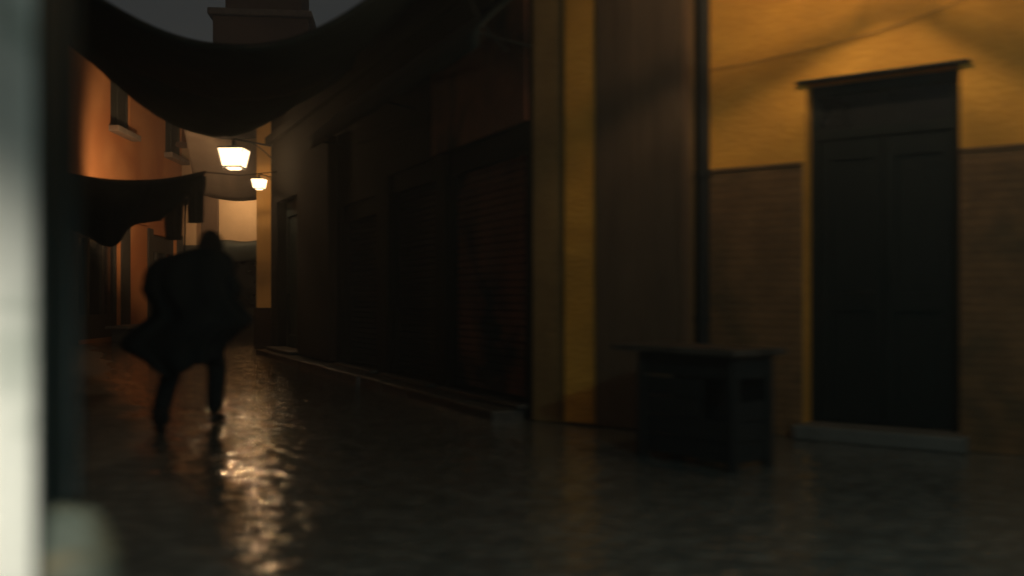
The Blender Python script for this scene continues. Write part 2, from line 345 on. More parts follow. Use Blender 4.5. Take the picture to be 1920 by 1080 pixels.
# fixed awning over the first shop front, its front hem hanging
g = bmesh.new(); u0, u1 = ua(1004), ua(650); N = 26
rows = []
for z, n_ in ((3.95, 0.03), (3.78, 0.2), (3.62, 0.38), (3.45, 0.55), (3.28, 0.562)):
    rows.append([g.verts.new(A.p(u0+(u1-u0)*k/N, z-0.035*math.sin(k/N*math.pi*5)**2*(n_/0.95), n_)) for k in range(N+1)])
for a, b_ in zip(rows, rows[1:]):
    for k in range(N): g.faces.new((a[k], a[k+1], b_[k+1], b_[k]))
aw = thing('shop_awning', 'long black shop awning sloping out over the dark shutters', 'awning', A.p(2, 3.85, 0.03))
link('awning_cloth', g, M['canvas'], aw, smooth=True, solid=0.01)
g = bmesh.new()
for u in (u0+0.05, (u0+u1)/2, u1-0.05): tube(g, [A.p(u, 3.36, 0.02), A.p(u, 3.42, 0.55)], 0.014)
tube(g, [A.p(u0+0.02, 3.42, 0.54), A.p(u1-0.02, 3.42, 0.54)], 0.014); link('awning_frame', g, M['iron'], aw)
# kerb step along the wall
g = bmesh.new(); u = 0.12
while u < uE-0.2:
    l = random.uniform(0.75, 1.05); fbox(g, A, u, min(u+l-0.008, uE), -0.02, 0.095+random.uniform(-0.006, 0.006), 0.004, 0.33+random.uniform(-0.01, 0.01)); u += l
tag(link('kerb', g, M['wetstone'], bevel=0.018), 'low dark stone kerb step along the foot of the alley wall', None, kind='structure')

# ------------------------------------------------------------------ wooden chest with an overhanging lid
fx = Vector((-0.495, 0.64, 0)).normalized()
X = Frame((1.39, 5.70), fx[:2], (-0.64, -0.495))   # u: away to the left along the front; n: out of the front
T = thing('wooden_counter', 'low dark wooden street counter with a worn overhanging top standing before the yellow building', 'counter', X.p(0.4, 0, -0.25))
L_, Wd, Ht = 0.84, 0.42, 0.735
g = bmesh.new()
for k in range(4):   # lid boards across the depth
    n0 = -Wd-0.05+k*0.135; fbox(g, X, -0.06-0.01*(k % 2), L_+0.19+0.012*((k+1) % 2), Ht+0.003*(k % 2), Ht+0.042+0.003*(k % 2), n0, n0+0.13)
link('counter_top', g, M['lid'], T, bevel=0.006)
for u in (0, L_-0.065):
    for n_ in (-0.065, -Wd):
        g = bmesh.new(); fbox(g, X, u, u+0.065, 0, Ht-0.002, n_, n_+0.065); link('leg', g, M['wood'], T, bevel=0.006)
g = bmesh.new()
fbox(g, X, 0.067, L_-0.067, 0.585, Ht-0.003, -0.045, -0.02)
fbox(g, X, 0.067, L_-0.067, 0.585, Ht-0.003, -Wd+0.02, -Wd+0.045)
fbox(g, X, 0.02, 0.045, 0.585, Ht-0.003, -Wd+0.067, -0.067); fbox(g, X, L_-0.045, L_-0.02, 0.585, Ht-0.003, -Wd+0.067, -0.067)
link('apron', g, M['wood'], T, bevel=0.004)
g = bmesh.new()
for k in range(4):
    z = 0.045+k*0.132; fbox(g, X, 0.067+(0.22 if k > 1 else 0), L_-0.067, z, z+0.124, -0.042-0.003*(k % 2), -0.022)
link('front_panel', g, M['wood'], T, bevel=0.004)
g = bmesh.new()
for k in range(3):
    z = 0.045+k*0.132; fbox(g, X, 0.022, 0.042, z, z+0.124, -Wd+0.067, -0.067)
link('side_panel', g, M['wood'], T, bevel=0.004)
g = bmesh.new(); fbox(g, X, 0.05, L_-0.05, 0.05, 0.075, -Wd+0.05, -0.05); fbox(g, X, 0.05, L_-0.05, 0.08, 0.57, -Wd+0.02, -Wd+0.04); link('bottom_shelf', g, M['wood'], T)

# ------------------------------------------------------------------ near left: white pillar, dark side, guard stone
P = Frame((-1.322, 2.50), (-1, 0), (0, -1))
B2 = thing('arcade_pillar', 'out of focus white plaster pillar at the left edge with a blackish side face', 'pillar', P.p(0, 0, 0))
g = bmesh.new(); fbox(g, P, 0, 1.6, 0, 4.5, -0.225, 0); link('pillar_shaft', g, M['white'], B2, bevel=0.012)
g = bmesh.new(); fbox(g, P, -0.010, -0.002, 0, 4.5, -0.19, -0.002); fbox(g, P, -0.022, -0.002, 0, 4.5, -0.228, -0.192); link('side_sheet', g, M['black_green'], B2, bevel=0.004)  # thin blackish sheets covering the pillar's side face
g = bmesh.new(); v = [(-1.5, 2.93), (-1.62, 2.93), (-9.8, 19.2), (-12.5, 19.2), (-9, 2.93)]
lo = [g.verts.new((x, y, 0)) for x, y in v]; hi = [g.verts.new((x, y, 7)) for x, y in v]
g.faces.new(lo); g.faces.new(hi)
for k in range(5): g.faces.new((lo[k], lo[(k+1) % 5], hi[(k+1) % 5], hi[k]))
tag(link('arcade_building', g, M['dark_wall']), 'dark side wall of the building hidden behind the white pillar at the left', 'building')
g = bmesh.new(); bmesh.ops.create_uvsphere(g, u_segments=40, v_segments=26, radius=1)
for v in g.verts:
    p = v.co.copy(); k = 1+0.05*noise.noise(p*1.7)+0.02*noise.noise(p*6)
    q = 0.82   # squarish shoulders
    f = Vector((abs(p.x)**q*(1 if p.x > 0 else -1), abs(p.y)**q*(1 if p.y > 0 else -1), abs(p.z)**0.75*(1 if p.z > 0 else -1)))
    v.co = Vector((f.x*0.135*k, f.y*0.115*k, 0.262+f.z*0.262*k))
    v.co.x *= 1+0.15*max(0, 0.35-v.co.z); v.co.x -= 0.10*max(0, v.co.z-0.38)*1.0
gs = link('guard_stone', g, M['bollard'], smooth=True); gs.location = (-1.29, 2.64, -0.012)
tag(gs, 'rounded grey green guard stone at the foot of the white pillar', 'bollard')

# ------------------------------------------------------------------ orange building (far left)
Lf = Frame((-10.4, 23.0), (-0.054, 1), (1, 0.054))
O = thing('orange_building', 'orange plaster building with two upper windows over dark shopfronts at the far left', 'building', Lf.p(0, 0, 0))
wins = [(0.55, 1.95, 5.6, 7.2), (4.9, 6.5, 5.6, 7.2)]
doors = [(-1.5, 1.25, 0.1, 3.1), (3.7, 6.0, 0.1, 3.0), (6.8, 9.2, 0.1, 3.0)]
g = bmesh.new(); fwall(g, Lf, -3.7, 10.6, 0, 8.2, -0.4, 0, holes=wins+doors); link('wall', g, M['orange'], O)
g = bmesh.new(); fbox(g, Lf, -3.7, 10.6, 0, 8.2, -4, -0.403); link('back_wall', g, M['orange'], O)
g = bmesh.new(); fbox(g, Lf, -3.8, 10.7, 8.2, 8.32, -4.1, 0.15); link('roof', g, M['roof'], O)
for w in wins:
    g = bmesh.new(); fwall(g, Lf, w[0]+0.002, w[1]-0.002, w[2]+0.002, w[3]-0.002, -0.14, -0.06, holes=[(w[0]+0.08, (w[0]+w[1])/2-0.03, w[2]+0.08, w[3]-0.08), ((w[0]+w[1])/2+0.03, w[1]-0.08, w[2]+0.08, w[3]-0.08)])
    for k in range(26):
        z = w[2]+0.1+k*0.054; fbox(g, Lf, w[0]+0.082, (w[0]+w[1])/2-0.032, z, z+0.03, -0.12, -0.09); fbox(g, Lf, (w[0]+w[1])/2+0.032, w[1]-0.082, z, z+0.03, -0.12, -0.09)
    wn = link('window', g, M['louvre'], O)
    g = bmesh.new(); fbox(g, Lf, w[0]+0.01, w[1]-0.01, w[2]+0.01, w[3]-0.01, -0.2, -0.17); link('pane', g, M['pane'], wn)
    g = bmesh.new(); fbox(g, Lf, w[0]-0.12, w[1]+0.12, w[2]-0.16, w[2]-0.002, -0.05, 0.26); link('sill', g, M['sill'], wn, bevel=0.02)
for w in doors:
    g = bmesh.new(); n_ = 3; s_ = (w[1]-w[0])/n_; hh = []
    for k in range(n_): hh.append((w[0]+k*s_+0.07, w[0]+(k+1)*s_-0.07, 0.7, w[3]-0.5))
    fwall(g, Lf, w[0]+0.002, w[1]-0.002, w[2], w[3]-0.002, -0.2, -0.1, holes=hh); sf = link('shopfront', g, M['shopfront'], O)
    g = bmesh.new(); fbox(g, Lf, w[0]+0.03, w[1]-0.03, 0.6, w[3]-0.4, -0.18, -0.17); link('pane', g, M['pane'], sf)
g = bmesh.new(); fbox(g, Lf, -2, 3.2, 3.2, 3.32, 0.001, 0.1); link('string_course', g, M['orange'], O)
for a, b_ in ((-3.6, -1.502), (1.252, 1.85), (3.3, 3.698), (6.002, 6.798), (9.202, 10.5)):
    g = bmesh.new(); fbox(g, Lf, a, b_, 0, 3.15, 0.001, 0.05); link('shopfront_shade_cladding', g, M['shopfront'], O)  # dark panels standing in for shade on the lower orange wall
# stone bench
g = bmesh.new(); fbox(g, Lf, -0.6, 2.6, 0.34, 0.42, 0.3, 0.85); bn = thing('stone_bench', 'long low stone bench at the foot of the orange building', 'bench', Lf.p(1, 0, 0.6))
link('seat', g, M['stone'], bn, bevel=0.02)
for u in (-0.4, 0.9, 2.2): g = bmesh.new(); fbox(g, Lf, u, u+0.22, 0, 0.338, 0.38, 0.78); link('leg', g, M['stone'], bn, bevel=0.02)

# ------------------------------------------------------------------ far end of the alley
E = Frame((-11.2, 29.5), (1, 0.02), (0.02, -1))
Q = thing('tan_building', 'tan plaster house closing the far end of the alley above a dark shop awning', 'building', E.p(2, 0, 0))
g = bmesh.new(); sh_ = [(1.9, 3.4, 0.1, 2.5), (3.6, 4.6, 0.1, 2.5)]
fwall(g, E, 0.3, 6.2, 0, 6.0, -0.4, 0, holes=sh_+[(0.7, 1.5, 0.1, 2.4)]); link('wall', g, M['tan'], Q)
g = bmesh.new(); fbox(g, E, 0.3, 6.2, 0, 6.0, -3, -0.403); link('back_wall', g, M['tan'], Q)
g = bmesh.new(); fwall(g, E, 0.31, 6.19, 0, 2.84, 0.001, 0.06, holes=sh_+[(0.7, 1.5, 0.1, 2.4)]); link('shopfront_shade_cladding', g, M['shopfront'], Q)  # dark shopfront facing that also stands in for the awning's shade
g = bmesh.new(); fbox(g, E, 0.2, 6.3, 6.0, 6.15, -3.1, 0.3); link('roof', g, M['roof'], Q)
for w in sh_+[(0.7, 1.5, 0.1, 2.4)]:
    g = bmesh.new(); fwall(g, E, w[0]+0.002, w[1]-0.002, w[2], w[3]-0.002, -0.2, -0.1, holes=[(w[0]+0.12, w[1]-0.12, 0.8, w[3]-0.15)]); q = link('shopfront', g, M['shopfront'], Q)
    g = bmesh.new(); fbox(g, E, w[0]+0.05, w[1]-0.05, 0.7, w[3]-0.1, -0.18, -0.17); link('pane', g, M['pane'], q)
g = bmesh.new(); fbox(g, E, 1.12, 1.68, 0.02, 5.98, 0.062, 0.16); link('pilaster', g, M['board'], Q, bevel=0.02)  # brown strip added to cover part of the tan wall
g = bmesh.new(); aw2 = thing('far_awning', 'dark awning over the shop at the far end of the alley', 'awning', E.p(3.2, 2.95, 0))
rows = [[g.verts.new(E.p(1.6+3.4*k/14, z+0.03*math.sin(k*1.3), n_)) for k in range(15)] for z, n_ in ((2.98, 0.02), (2.85, 0.6), (2.72, 1.2), (2.3, 1.22))]
for a, b_ in zip(rows, rows[1:]):
    for k in range(14): g.faces.new((a[k], a[k+1], b_[k+1], b_[k]))
link('awning_cloth', g, M['canvas'], aw2, smooth=True, solid=0.02)
g = bmesh.new()
for u in (1.7, 3.3, 4.9): tube(g, [E.p(u, 2.4, 0.02), E.p(u, 2.69, 1.15)], 0.02)
tube(g, [E.p(1.65, 2.69, 1.15), E.p(4.95, 2.69, 1.15)], 0.02)
link('awning_frame', g, M['iron'], aw2)
# narrow yellow house past the dark building
Y = Frame((-5.72, 20.3), (1, 0.0), (0, -1))
Yb = thing('narrow_yellow_house', 'narrow lit yellow house front just behind the alley lanterns', 'building', Y.p(0.5, 0, 0))
g = bmesh.new(); fwall(g, Y, 0, 3.0, 0, 5.9, -0.4, 0, holes=[(0.9, 1.7, 0.1, 2.4)]); link('wall', g, M['gold'], Yb)
g = bmesh.new(); fbox(g, Y, 0, 3, 0, 5.9, -7, -0.403); link('side_wall', g, M['gold'], Yb)
g = bmesh.new(); fbox(g, Y, -0.05, 3.05, 0, 0.9, 0.001, 0.05); link('plinth', g, M['brown_wall'], Yb, bevel=0.01)
g = bmesh.new(); fbox(g, Y, 0.9, 1.7, 0.1, 2.4, -0.3, -0.2); link('door', g, M['dark_door'], Yb)
# tower with a corbelled ledge above the roofs
Tn = Frame((-13.2, 40), (1, 0.12), (0.12, -1))
tw = thing('brown_tower', 'dark brown square tower with a ledge rising above the canvas canopy', 'building', Tn.p(2, 0, 0))
g = bmesh.new(); fwall(g, Tn, 0, 4.1, 0, 13.6, -0.4, 0, holes=[(1.6, 2.4, 9.5, 11.2)]); link('wall', g, M['tower'], tw)
g = bmesh.new(); fbox(g, Tn, 0, 4.1, 0, 13.6, -4, -0.403); link('back_wall', g, M['tower'], tw)
g = bmesh.new(); fbox(g, Tn, -0.2, 4.3, 13.602, 13.9, -4.2, 0.25); link('ledge', g, M['sill'], tw, bevel=0.05)
g = bmesh.new(); fbox(g, Tn, 0.5, 3.8, 13.902, 17, -3.6, -0.2); link('upper_storey', g, M['tower'], tw)
g = bmesh.new(); loft(g, [[Tn.p(u, z, n_) for u, n_ in ((a, b_), (c, b_), (c, d), (a, d))] for a, c, b_, d, z in ((0.3, 4.0, 0, -3.8, 17.003), (2.1, 2.2, -1.85, -1.95, 19))]); link('roof', g, M['roof'], tw)
g = bmesh.new(); fbox(g, Tn, 1.62, 2.38, 9.52, 11.18, -0.25, -0.2); link('window', g, M['pane'], tw)
# low brown roof right of the tower
R2 = Frame((-9.3, 37.5), (1, 0), (0, -1))
rb = thing('brown_roofed_house', 'dark brown house roof beside the tower above the canopy', 'building', R2.p(1, 0, 0))
g = bmesh.new(); fbox(g, R2, 0, 5, 0, 11.2, -5, 0); link('wall', g, M['tower'], rb)
g = bmesh.new(); loft(g, [[R2.p(u, z, n_) for u, n_ in ((a, b_), (c, b_), (c, d), (a, d))] for a, c, b_, d, z in ((-0.3, 5.3, 0.4, -5.3, 11.203), (1.2, 3.8, -2.3, -2.6, 12.6))]); link('roof', g, M['roof'], rb)

# ------------------------------------------------------------------ canvas canopies strung over the alley
def spline(pts, t):
    n = len(pts)-1; i = min(int(t*n), n-1); f = t*n-i
    p0 = pts[max(i-1, 0)]; p1 = pts[i]; p2 = pts[i+1]; p3 = pts[min(i+2, n)]
    return 0.5*((2*p1)+(p2-p0)*f+(2*p0-5*p1+4*p2-p3)*f*f+(3*p1-p0-3*p2+p3)*f**3)
def canopy(name, near, far, m, label, sag=0.15, nu=48, nv=14, ropes=()):
    a = [at(*p) for p in near]; b = [at(*p) for p in far]
    t = thing(name, label, 'canopy', (a[0]+b[-1])/2, 'canvas canopies strung over the alley')
    g = bmesh.new(); R = []
    for j in range(nv+1):
        v = j/nv; row = []
        for i in range(nu+1):
            u = i/nu; p = spline(a, u).lerp(spline(b, u), v)
            s = math.sin(v*math.pi)
            p.z += -sag*s*0.3+0.05*noise.noise(Vector((u*9, v*2.0, len(label))))*(0.35+s)+0.02*noise.noise(Vector((u*30, v*5, 1)))
            row.append(g.verts.new(p))
        R.append(row)
    for j in range(nv):
        for i in range(nu): g.faces.new((R[j][i], R[j][i+1], R[j+1][i+1], R[j+1][i]))
    link('canvas', g, m, t, smooth=True, solid=0.012)
    g = bmesh.new()
    g.free()
    for c in (a, b):
        g = bmesh.new(); tube(g, [spline(c, k/40)+Vector((0, 0, 0.012)) for k in range(41)], 0.012, 6); link('hem_rope', g, M['rope'], t)
    for r in ropes:
        g = bmesh.new(); tube(g, [at(*q) for q in r], 0.008, 6); link('tie_rope', g, M['rope'], t)
    return t
canopy('canvas_canopy', [(60, -95, 8.6), (190, 0, 8.6), (320, 66, 8.6), (440, 87, 8.6), (560, 70, 8.5), (690, 0, 8.3), (830, -120, 8.1), (985, -290, 7.9)],
       [(60, 30, 11.2), (170, 90, 11.2), (290, 150, 11.2), (430, 187, 11.2), (560, 172, 11.1), (650, 120, 11), (740, 40, 10.7), (830, -60, 10.4)],
       M['canvas'], 'nearest and largest black canvas canopy sagging across the top of the alley')
canopy('canvas_canopy', [(50, 10, 11.5), (170, 82, 11.5), (290, 135, 11.5), (420, 172, 11.5), (550, 158, 11.5), (640, 100, 11.5), (700, 30, 11.4)],
       [(60, 20, 13.6), (165, 112, 13.6), (250, 185, 13.6), (335, 239, 13.6), (410, 255, 13.6), (470, 246, 13.6), (530, 212, 13.6), (580, 185, 13.6), (655, 140, 13.4)],
       M['canvas_teal'], 'dark teal canopy just behind the nearest one, its hem sagging toward the lanterns')
canopy('canvas_canopy', [(90, 318, 14.2), (170, 334, 14.2), (235, 340, 14.2), (310, 337, 14.2), (386, 323, 14.2)],
       [(90, 400, 15.4), (160, 442, 15.4), (212, 462, 15.4), (248, 424, 15.3), (302, 414, 15.0)],
       M['canvas'], 'small low dark canopy in front of the orange building at the left',
       ropes=[[(386, 323, 14.2), (450, 329, 15), (520, 322, 16.6), (545, 318, 16.0)]])
canopy('canvas_canopy', [(345, 240, 23.5), (400, 258, 23.5), (445, 262, 23.5), (484, 258, 23.5)], [(368, 358, 26.5), (400, 371, 26.5), (450, 377, 26.5), (492, 372, 26.5)],
       M['canvas_brown'], 'brown canopy farthest down the alley, behind the lanterns', nu=20, nv=10, ropes=[[(345, 240, 23.5), (320, 232, 26)]])
def hanging(px0, px1, y0, y1, d, m, label):
    g = bmesh.new(); R = []
    for j in range(13):
        v = j/12; row = []
        for i in range(17):
            u = i/16; p = at(px0+(px1-px0)*(u+(0.5-u)*0.18*v), y0+(y1-y0)*v, d)
            p.y += 0.06*math.sin(u*15+v)+0.05*noise.noise(Vector((u*4, v*3, px0)))
            p.z += 0.03*noise.noise(Vector((u*5, 0, px1))); row.append(g.verts.new(p))
        R.append(row)
    for j in range(12):
        for i in range(16): g.faces.new((R[j][i], R[j][i+1], R[j+1][i+1], R[j+1][i]))
    o = link('hanging_cloth', g, m, smooth=True, solid=0.01); tag(o, label, 'cloth', 'cloths hung below the low canopy')
hanging(304, 346, 336, 450, 14.9, M['cloth_brown'], 'longer of the two brown cloths hanging behind the runner\'s head')
hanging(347, 384, 330, 418, 14.7, M['shopfront'], 'shorter darker cloth hanging just right of the longer brown one')
# overhead wire at the upper right of the black canopy
g = bmesh.new(); tube(g, [at(860, -60, 8.3), at(890, 20, 8.4), at(915, 60, 8.5), at(950, 95, 8.15)], 0.012, 6)
tag(link('overhead_cable', g, M['rope']), 'thin cable hanging from the black canopy to the dark wall', 'cable')

# ------------------------------------------------------------------ lanterns
def lantern(name, label, pos, wall_pt, w, power, col=(1.0, 0.66, 0.36), group=None, glass=M['lit_glass']):
    """four-sided lantern, wider at the top, hung under a bracket arm from wall_pt; pos = centre of the glass"""
    t = thing(name, label, 'lantern', pos, group)
    c = Vector(pos); h = w*0.72; zt = c.z+h/2; zb = c.z-h/2
    rt, rb_ = w*0.5, w*0.36
    for ang in range(4):
        g = bmesh.new(); a0 = ang*math.pi/2+math.pi/4; a1 = a0+math.pi/2; k = 1.4142
        v = [(a0, rb_, zb), (a1, rb_, zb), (a1, rt, zt), (a0, rt, zt)]
        g.faces.new([g.verts.new((c.x+math.cos(a)*r*k*0.985, c.y+math.sin(a)*r*k*0.985, z)) for a, r, z in v])
        link('glass_pane', g, glass, t)
    g = bmesh.new()
    for ang in range(4):
        a = ang*math.pi/2+math.pi/4; k = 1.4142
        tube(g, [(c.x+math.cos(a)*rb_*k, c.y+math.sin(a)*rb_*k, zb), (c.x+math.cos(a)*rt*k, c.y+math.sin(a)*rt*k, zt)], w*0.014, 6)
    for r, z, th in ((rt*1.02, zt, w*0.03), (rb_*1.02, zb, w*0.03)):
        th = th if r > rb_*1.1 else w*0.055
        loft(g, [square(c, r, r, z-th/2), square(c, r, r, z+th/2), square(c, r*0.9, r*0.9, z+th/2), square(c, r*0.9, r*0.9, z-th/2), square(c, r, r, z-th/2)], cap=False)
    link('frame', g, M['iron'], t)
    g = bmesh.new(); loft(g, [square(c, rb_*0.62, rb_*0.62, zb-w*0.02), square(c, rb_*0.55, rb_*0.55, zb-w*0.085)]); link('bottom_glass', g, glass, t)
    g = bmesh.new(); loft(g, [square(c, rt*1.04, rt*1.04, zt+w*0.02), square(c, rt*1.0, rt*1.0, zt+w*0.035), square(c, rt*0.4, rt*0.4, zt+w*0.12), square(c, rt*0.16, rt*0.16, zt+w*0.15), square(c, rt*0.12, rt*0.12, zt+w*0.34)])
    link('cap', g, M['iron'], t, bevel=0.004)
    g = bmesh.new(); bmesh.ops.create_uvsphere(g, u_segments=14, v_segments=10, radius=w*0.12, matrix=Matrix.Translation(c+Vector((0, 0, 0.02))))
    link('bulb', g, M['bulb'], t, smooth=True)
    # bracket
    g = bmesh.new(); wp = Vector(wall_pt); za = zt+w*0.42; wp.z = za
    tube(g, [c+Vector((0, 0, zt-c.z+w*0.33)), c+Vector((0, 0, za-c.z))], w*0.025, 8)
    tube(g, [Vector((c.x, c.y, za)), wp], w*0.04, 8)
    d = (wp-Vector((c.x, c.y, za)))
    q0 = Vector((c.x, c.y, za))+d*0.35
    tube(g, [q0+(wp-q0)*s+Vector((0, 0, -w*0.55*s**1.6)) for s in [i/8 for i in range(9)]], w*0.022, 6)
    tube(g, [wp+Vector((0, 0, -w*0.7)), wp+Vector((0, 0, w*0.25))], w*0.045, 8)
    link('bracket', g, M['iron'], t)
    lamp_light('lamp_light', 'POINT', (0, 0, w*0.02), power, col, w*0.13, t)
    return t
GL = 'lit lanterns on wall brackets'
p1 = at(439, 297, 17.4); wp1 = A.p(ua(511), 0, 0.0)
lantern('wall_lantern', 'larger lit lantern on a bracket from the dark building, nearest down the alley', p1, (wp1.x, wp1.y, 0), 0.48, 600, group=GL)
p2 = at(487, 345, 20.0); p2 = at(486, 345, 19.6)
lantern('wall_lantern', 'smaller and lower lit lantern in front of the narrow yellow house', p2, (Y.p(0.42, 0, 0).x, 20.3, 0), 0.28, 60, group=GL)
def hooded(label, pos, wall_pt, aim, power, col, cone=150):  # adds an unseen hooded lamp to light a wall
    """lamp in an opaque hood on an arm, turned toward its own wall"""
    pos = Vector(pos); wp = Vector(wall_pt); t = thing('unseen_washer', label, 'lamp', pos)
    d = (Vector(aim)-pos).normalized(); s1 = d.cross(Vector((0, 0, 1))).normalized(); s2 = s1.cross(d); g = bmesh.new(); rings = []
    for t_, r in ((-0.16, 0.02), (-0.14, 0.05), (-0.06, 0.08), (0.03, 0.11), (0.03, 0.10), (-0.05, 0.07)):
        rings.append([pos+d*t_+s1*math.cos(a/16*6.2832)*r+s2*math.sin(a/16*6.2832)*r for a in range(16)])
    loft(g, rings); link('hood', g, M['iron'], t, smooth=True)
    g = bmesh.new(); bmesh.ops.create_uvsphere(g, u_segments=12, v_segments=8, radius=0.04, matrix=Matrix.Translation(pos-d*0.005)); link('bulb', g, M['bulb'], t, smooth=True)
    g = bmesh.new(); b0 = pos-d*0.15; tube(g, [b0, Vector((wp.x, b0.y, b0.z+0.12 if wp.z > 0 else wp.z+0.12))] if wp.z < 0 else [b0, b0+Vector((0, 0, 0.12)), wp+Vector((0, 0, 0.12))], 0.02); link('arm', g, M['iron'], t)
    lamp_light('lamp_light', 'SPOT', d*0.06, power, col, 0.06, t, target=Vector(aim)-pos+d*3, angle=math.radians(cone), blend=0.6)
hooded('unseen lamp behind the hanging cloths lighting the orange wall, its hood and post added', (-7.78, 21.5, 3.4), (-7.78, 21.5, -0.12), (-10.5, 25.4, 5.0), 380, (1, 0.68, 0.40), 105)
hooded('added unseen hooded lamp brightening the tan wall behind the brown canopy', (-8.55, 28.2, 4.55), (-8.55, 29.5, 4.55), (-8.55, 29.5, 3.9), 95, (1, 0.70, 0.42))
p4 = D.p(0.42, 4.05, 1.3)
lantern('wall_lantern', 'lit lantern above the dark doorway of the yellow building', p4, tuple(D.p(0.42, 0, 0)), 0.4, 530, col=(1, 0.76, 0.46), group=GL)
# unseen cool spot added behind the viewpoint to light the pillar foot
fl = thing('fill_spot', 'added cool white spot on a short stand, out of view, lighting the pillar', 'lamp', (-0.75, -1.1, 0))
g = bmesh.new(); tube(g, [(-0.75, -1.1, 0.02), (-0.75, -1.1, 0.62)], 0.018)
for a in (0, 2.1, 4.2): tube(g, [(-0.75, -1.1, 0.3), (-0.75+0.3*math.cos(a), -1.1+0.3*math.sin(a), 0.01)], 0.013)
link('stand', g, M['iron'], fl)
fd = (Vector((-1.75, 2.5, 0.15))-Vector((-0.75, -1.1, 0.7))).normalized()
g = bmesh.new(); c0 = Vector((-0.75, -1.1, 0.7)); s1 = fd.cross(Vector((0, 0, 1))).normalized(); s2 = s1.cross(fd)
loft(g, [[c0+fd*t_+s1*a*r+s2*b_*r*0.7 for a, b_ in ((-1, -1), (1, -1), (1, 1), (-1, 1))] for t_, r in ((-0.12, 0.06), (-0.1, 0.1), (0.0, 0.13))]); link('housing', g, M['iron'], fl)
g = bmesh.new(); loft(g, [[c0+fd*t_+s1*a*r+s2*b_*r*0.7 for a, b_ in ((-1, -1), (1, -1), (1, 1), (-1, 1))] for t_, r in ((0.002, 0.12), (0.01, 0.118))]); link('lens', g, M['bulb_cool'], fl)
lo_ = c0+fd*0.06-fl.location
sp = lamp_light('lamp_light', 'SPOT', lo_, 620, (1.0, 0.99, 0.86), 0.05, fl, target=Vector((-1.95, 2.5, 0.55))-fl.location, angle=math.radians(36), blend=1.0)

# cool fill light added out of view, built like a lamp post
sl = thing('fill_lamp', 'added cool fill light out of view, built as a cast iron post with a bluish globe', 'street lamp', (2.2, 1.2, 0))
g = bmesh.new(); tube(g, [(2.2, 1.2, 0), (2.2, 1.2, 0.5), (2.2, 1.2, 2.7)], 0.07, 12, 0.035); link('post', g, M['iron'], sl, smooth=True)
g = bmesh.new(); bmesh.ops.create_uvsphere(g, u_segments=20, v_segments=14, radius=0.16, matrix=Matrix.Translation((2.2, 1.2, 2.88))); link('globe', g, M['cool_globe'], sl, smooth=True)
lamp_light('lamp_light', 'POINT', (0, 0, 2.88), 260, (0.50, 0.88, 1.0), 0.12, sl)

# ------------------------------------------------------------------ the running person
px0 = Vector((-2.73, 7.75, 0))
PR = thing('person', 'person in a dark billowing coat running away down the wet alley, seen from behind', 'person', px0)
def skin_bm(chains, res=2):
    """chains: list of lists of (point, radius); first chain's first vertex is the root"""
    verts, rad, edges, idx = [], [], [], {}
    for ch in chains:
        prev = None
        for p, r in ch:
            k = tuple(round(c, 4) for c in p)
            if k not in idx: idx[k] = len(verts); verts.append(p); rad.append(r)
            if prev is not None: edges.append((prev, idx[k]))
            prev = idx[k]
    me = bpy.data.meshes.new('skel'); me.from_pydata([Vector(v)+px0 for v in verts], edges, [])
    o = bpy.data.objects.new('skel', me); C.objects.link(o)
    o.modifiers.new('s', 'SKIN'); me.skin_vertices[0].data[0].use_root = True
    for i, r in enumerate(rad): me.skin_vertices[0].data[i].radius = (r, r)
    q = o.modifiers.new('u', 'SUBSURF'); q.levels = res
    dg = bpy.context.evaluated_depsgraph_get(); dg.update(); ev = o.evaluated_get(dg)
    b = bmesh.new(); b.from_mesh(ev.to_mesh()); ev.to_mesh_clear()
    bpy.data.objects.remove(o); bpy.data.meshes.remove(me)
    return b
pelvis = (0, -0.02, 0.93); sp1 = (0, 0.06, 1.12); chest = (0.01, 0.12, 1.32); nb = (0.04, 0.16, 1.45); nk = (0.065, 0.18, 1.51)
sL, eL, wL = (-0.18, 0.13, 1.39), (-0.38, -0.05, 1.18), (-0.31, 0.14, 1.03)
sR, eR, wR = (0.20, 0.13, 1.39), (0.36, 0.0, 1.17), (0.30, 0.22, 1.13)
hL, kL, aL = (-0.10, 0, 0.90), (-0.17, 0.0, 0.50), (-0.165, -0.30, 0.16)
hR, kR, aR = (0.10, 0, 0.90), (0.14, 0.22, 0.50), (0.11, 0.23, 0.09)
def add(a, b): return tuple(x+y for x, y in zip(a, b))
body = [[(pelvis, 0.13), (sp1, 0.125), (chest, 0.14), (nb, 0.07), (nk, 0.055), ((0.075, 0.19, 1.56), 0.06)],
        [(chest, 0.14), (sL, 0.062), (eL, 0.045), (wL, 0.030)], [(chest, 0.14), (sR, 0.062), (eR, 0.045), (wR, 0.030)],
        [(pelvis, 0.13), (hL, 0.09), (kL, 0.062), (aL, 0.042), (add(aL, (0, 0.06, -0.11)), 0.035)],
        [(pelvis, 0.13), (hR, 0.09), (kR, 0.062), (aR, 0.042), (add(aR, (0.01, 0.16, -0.045)), 0.035)]]
hands = []
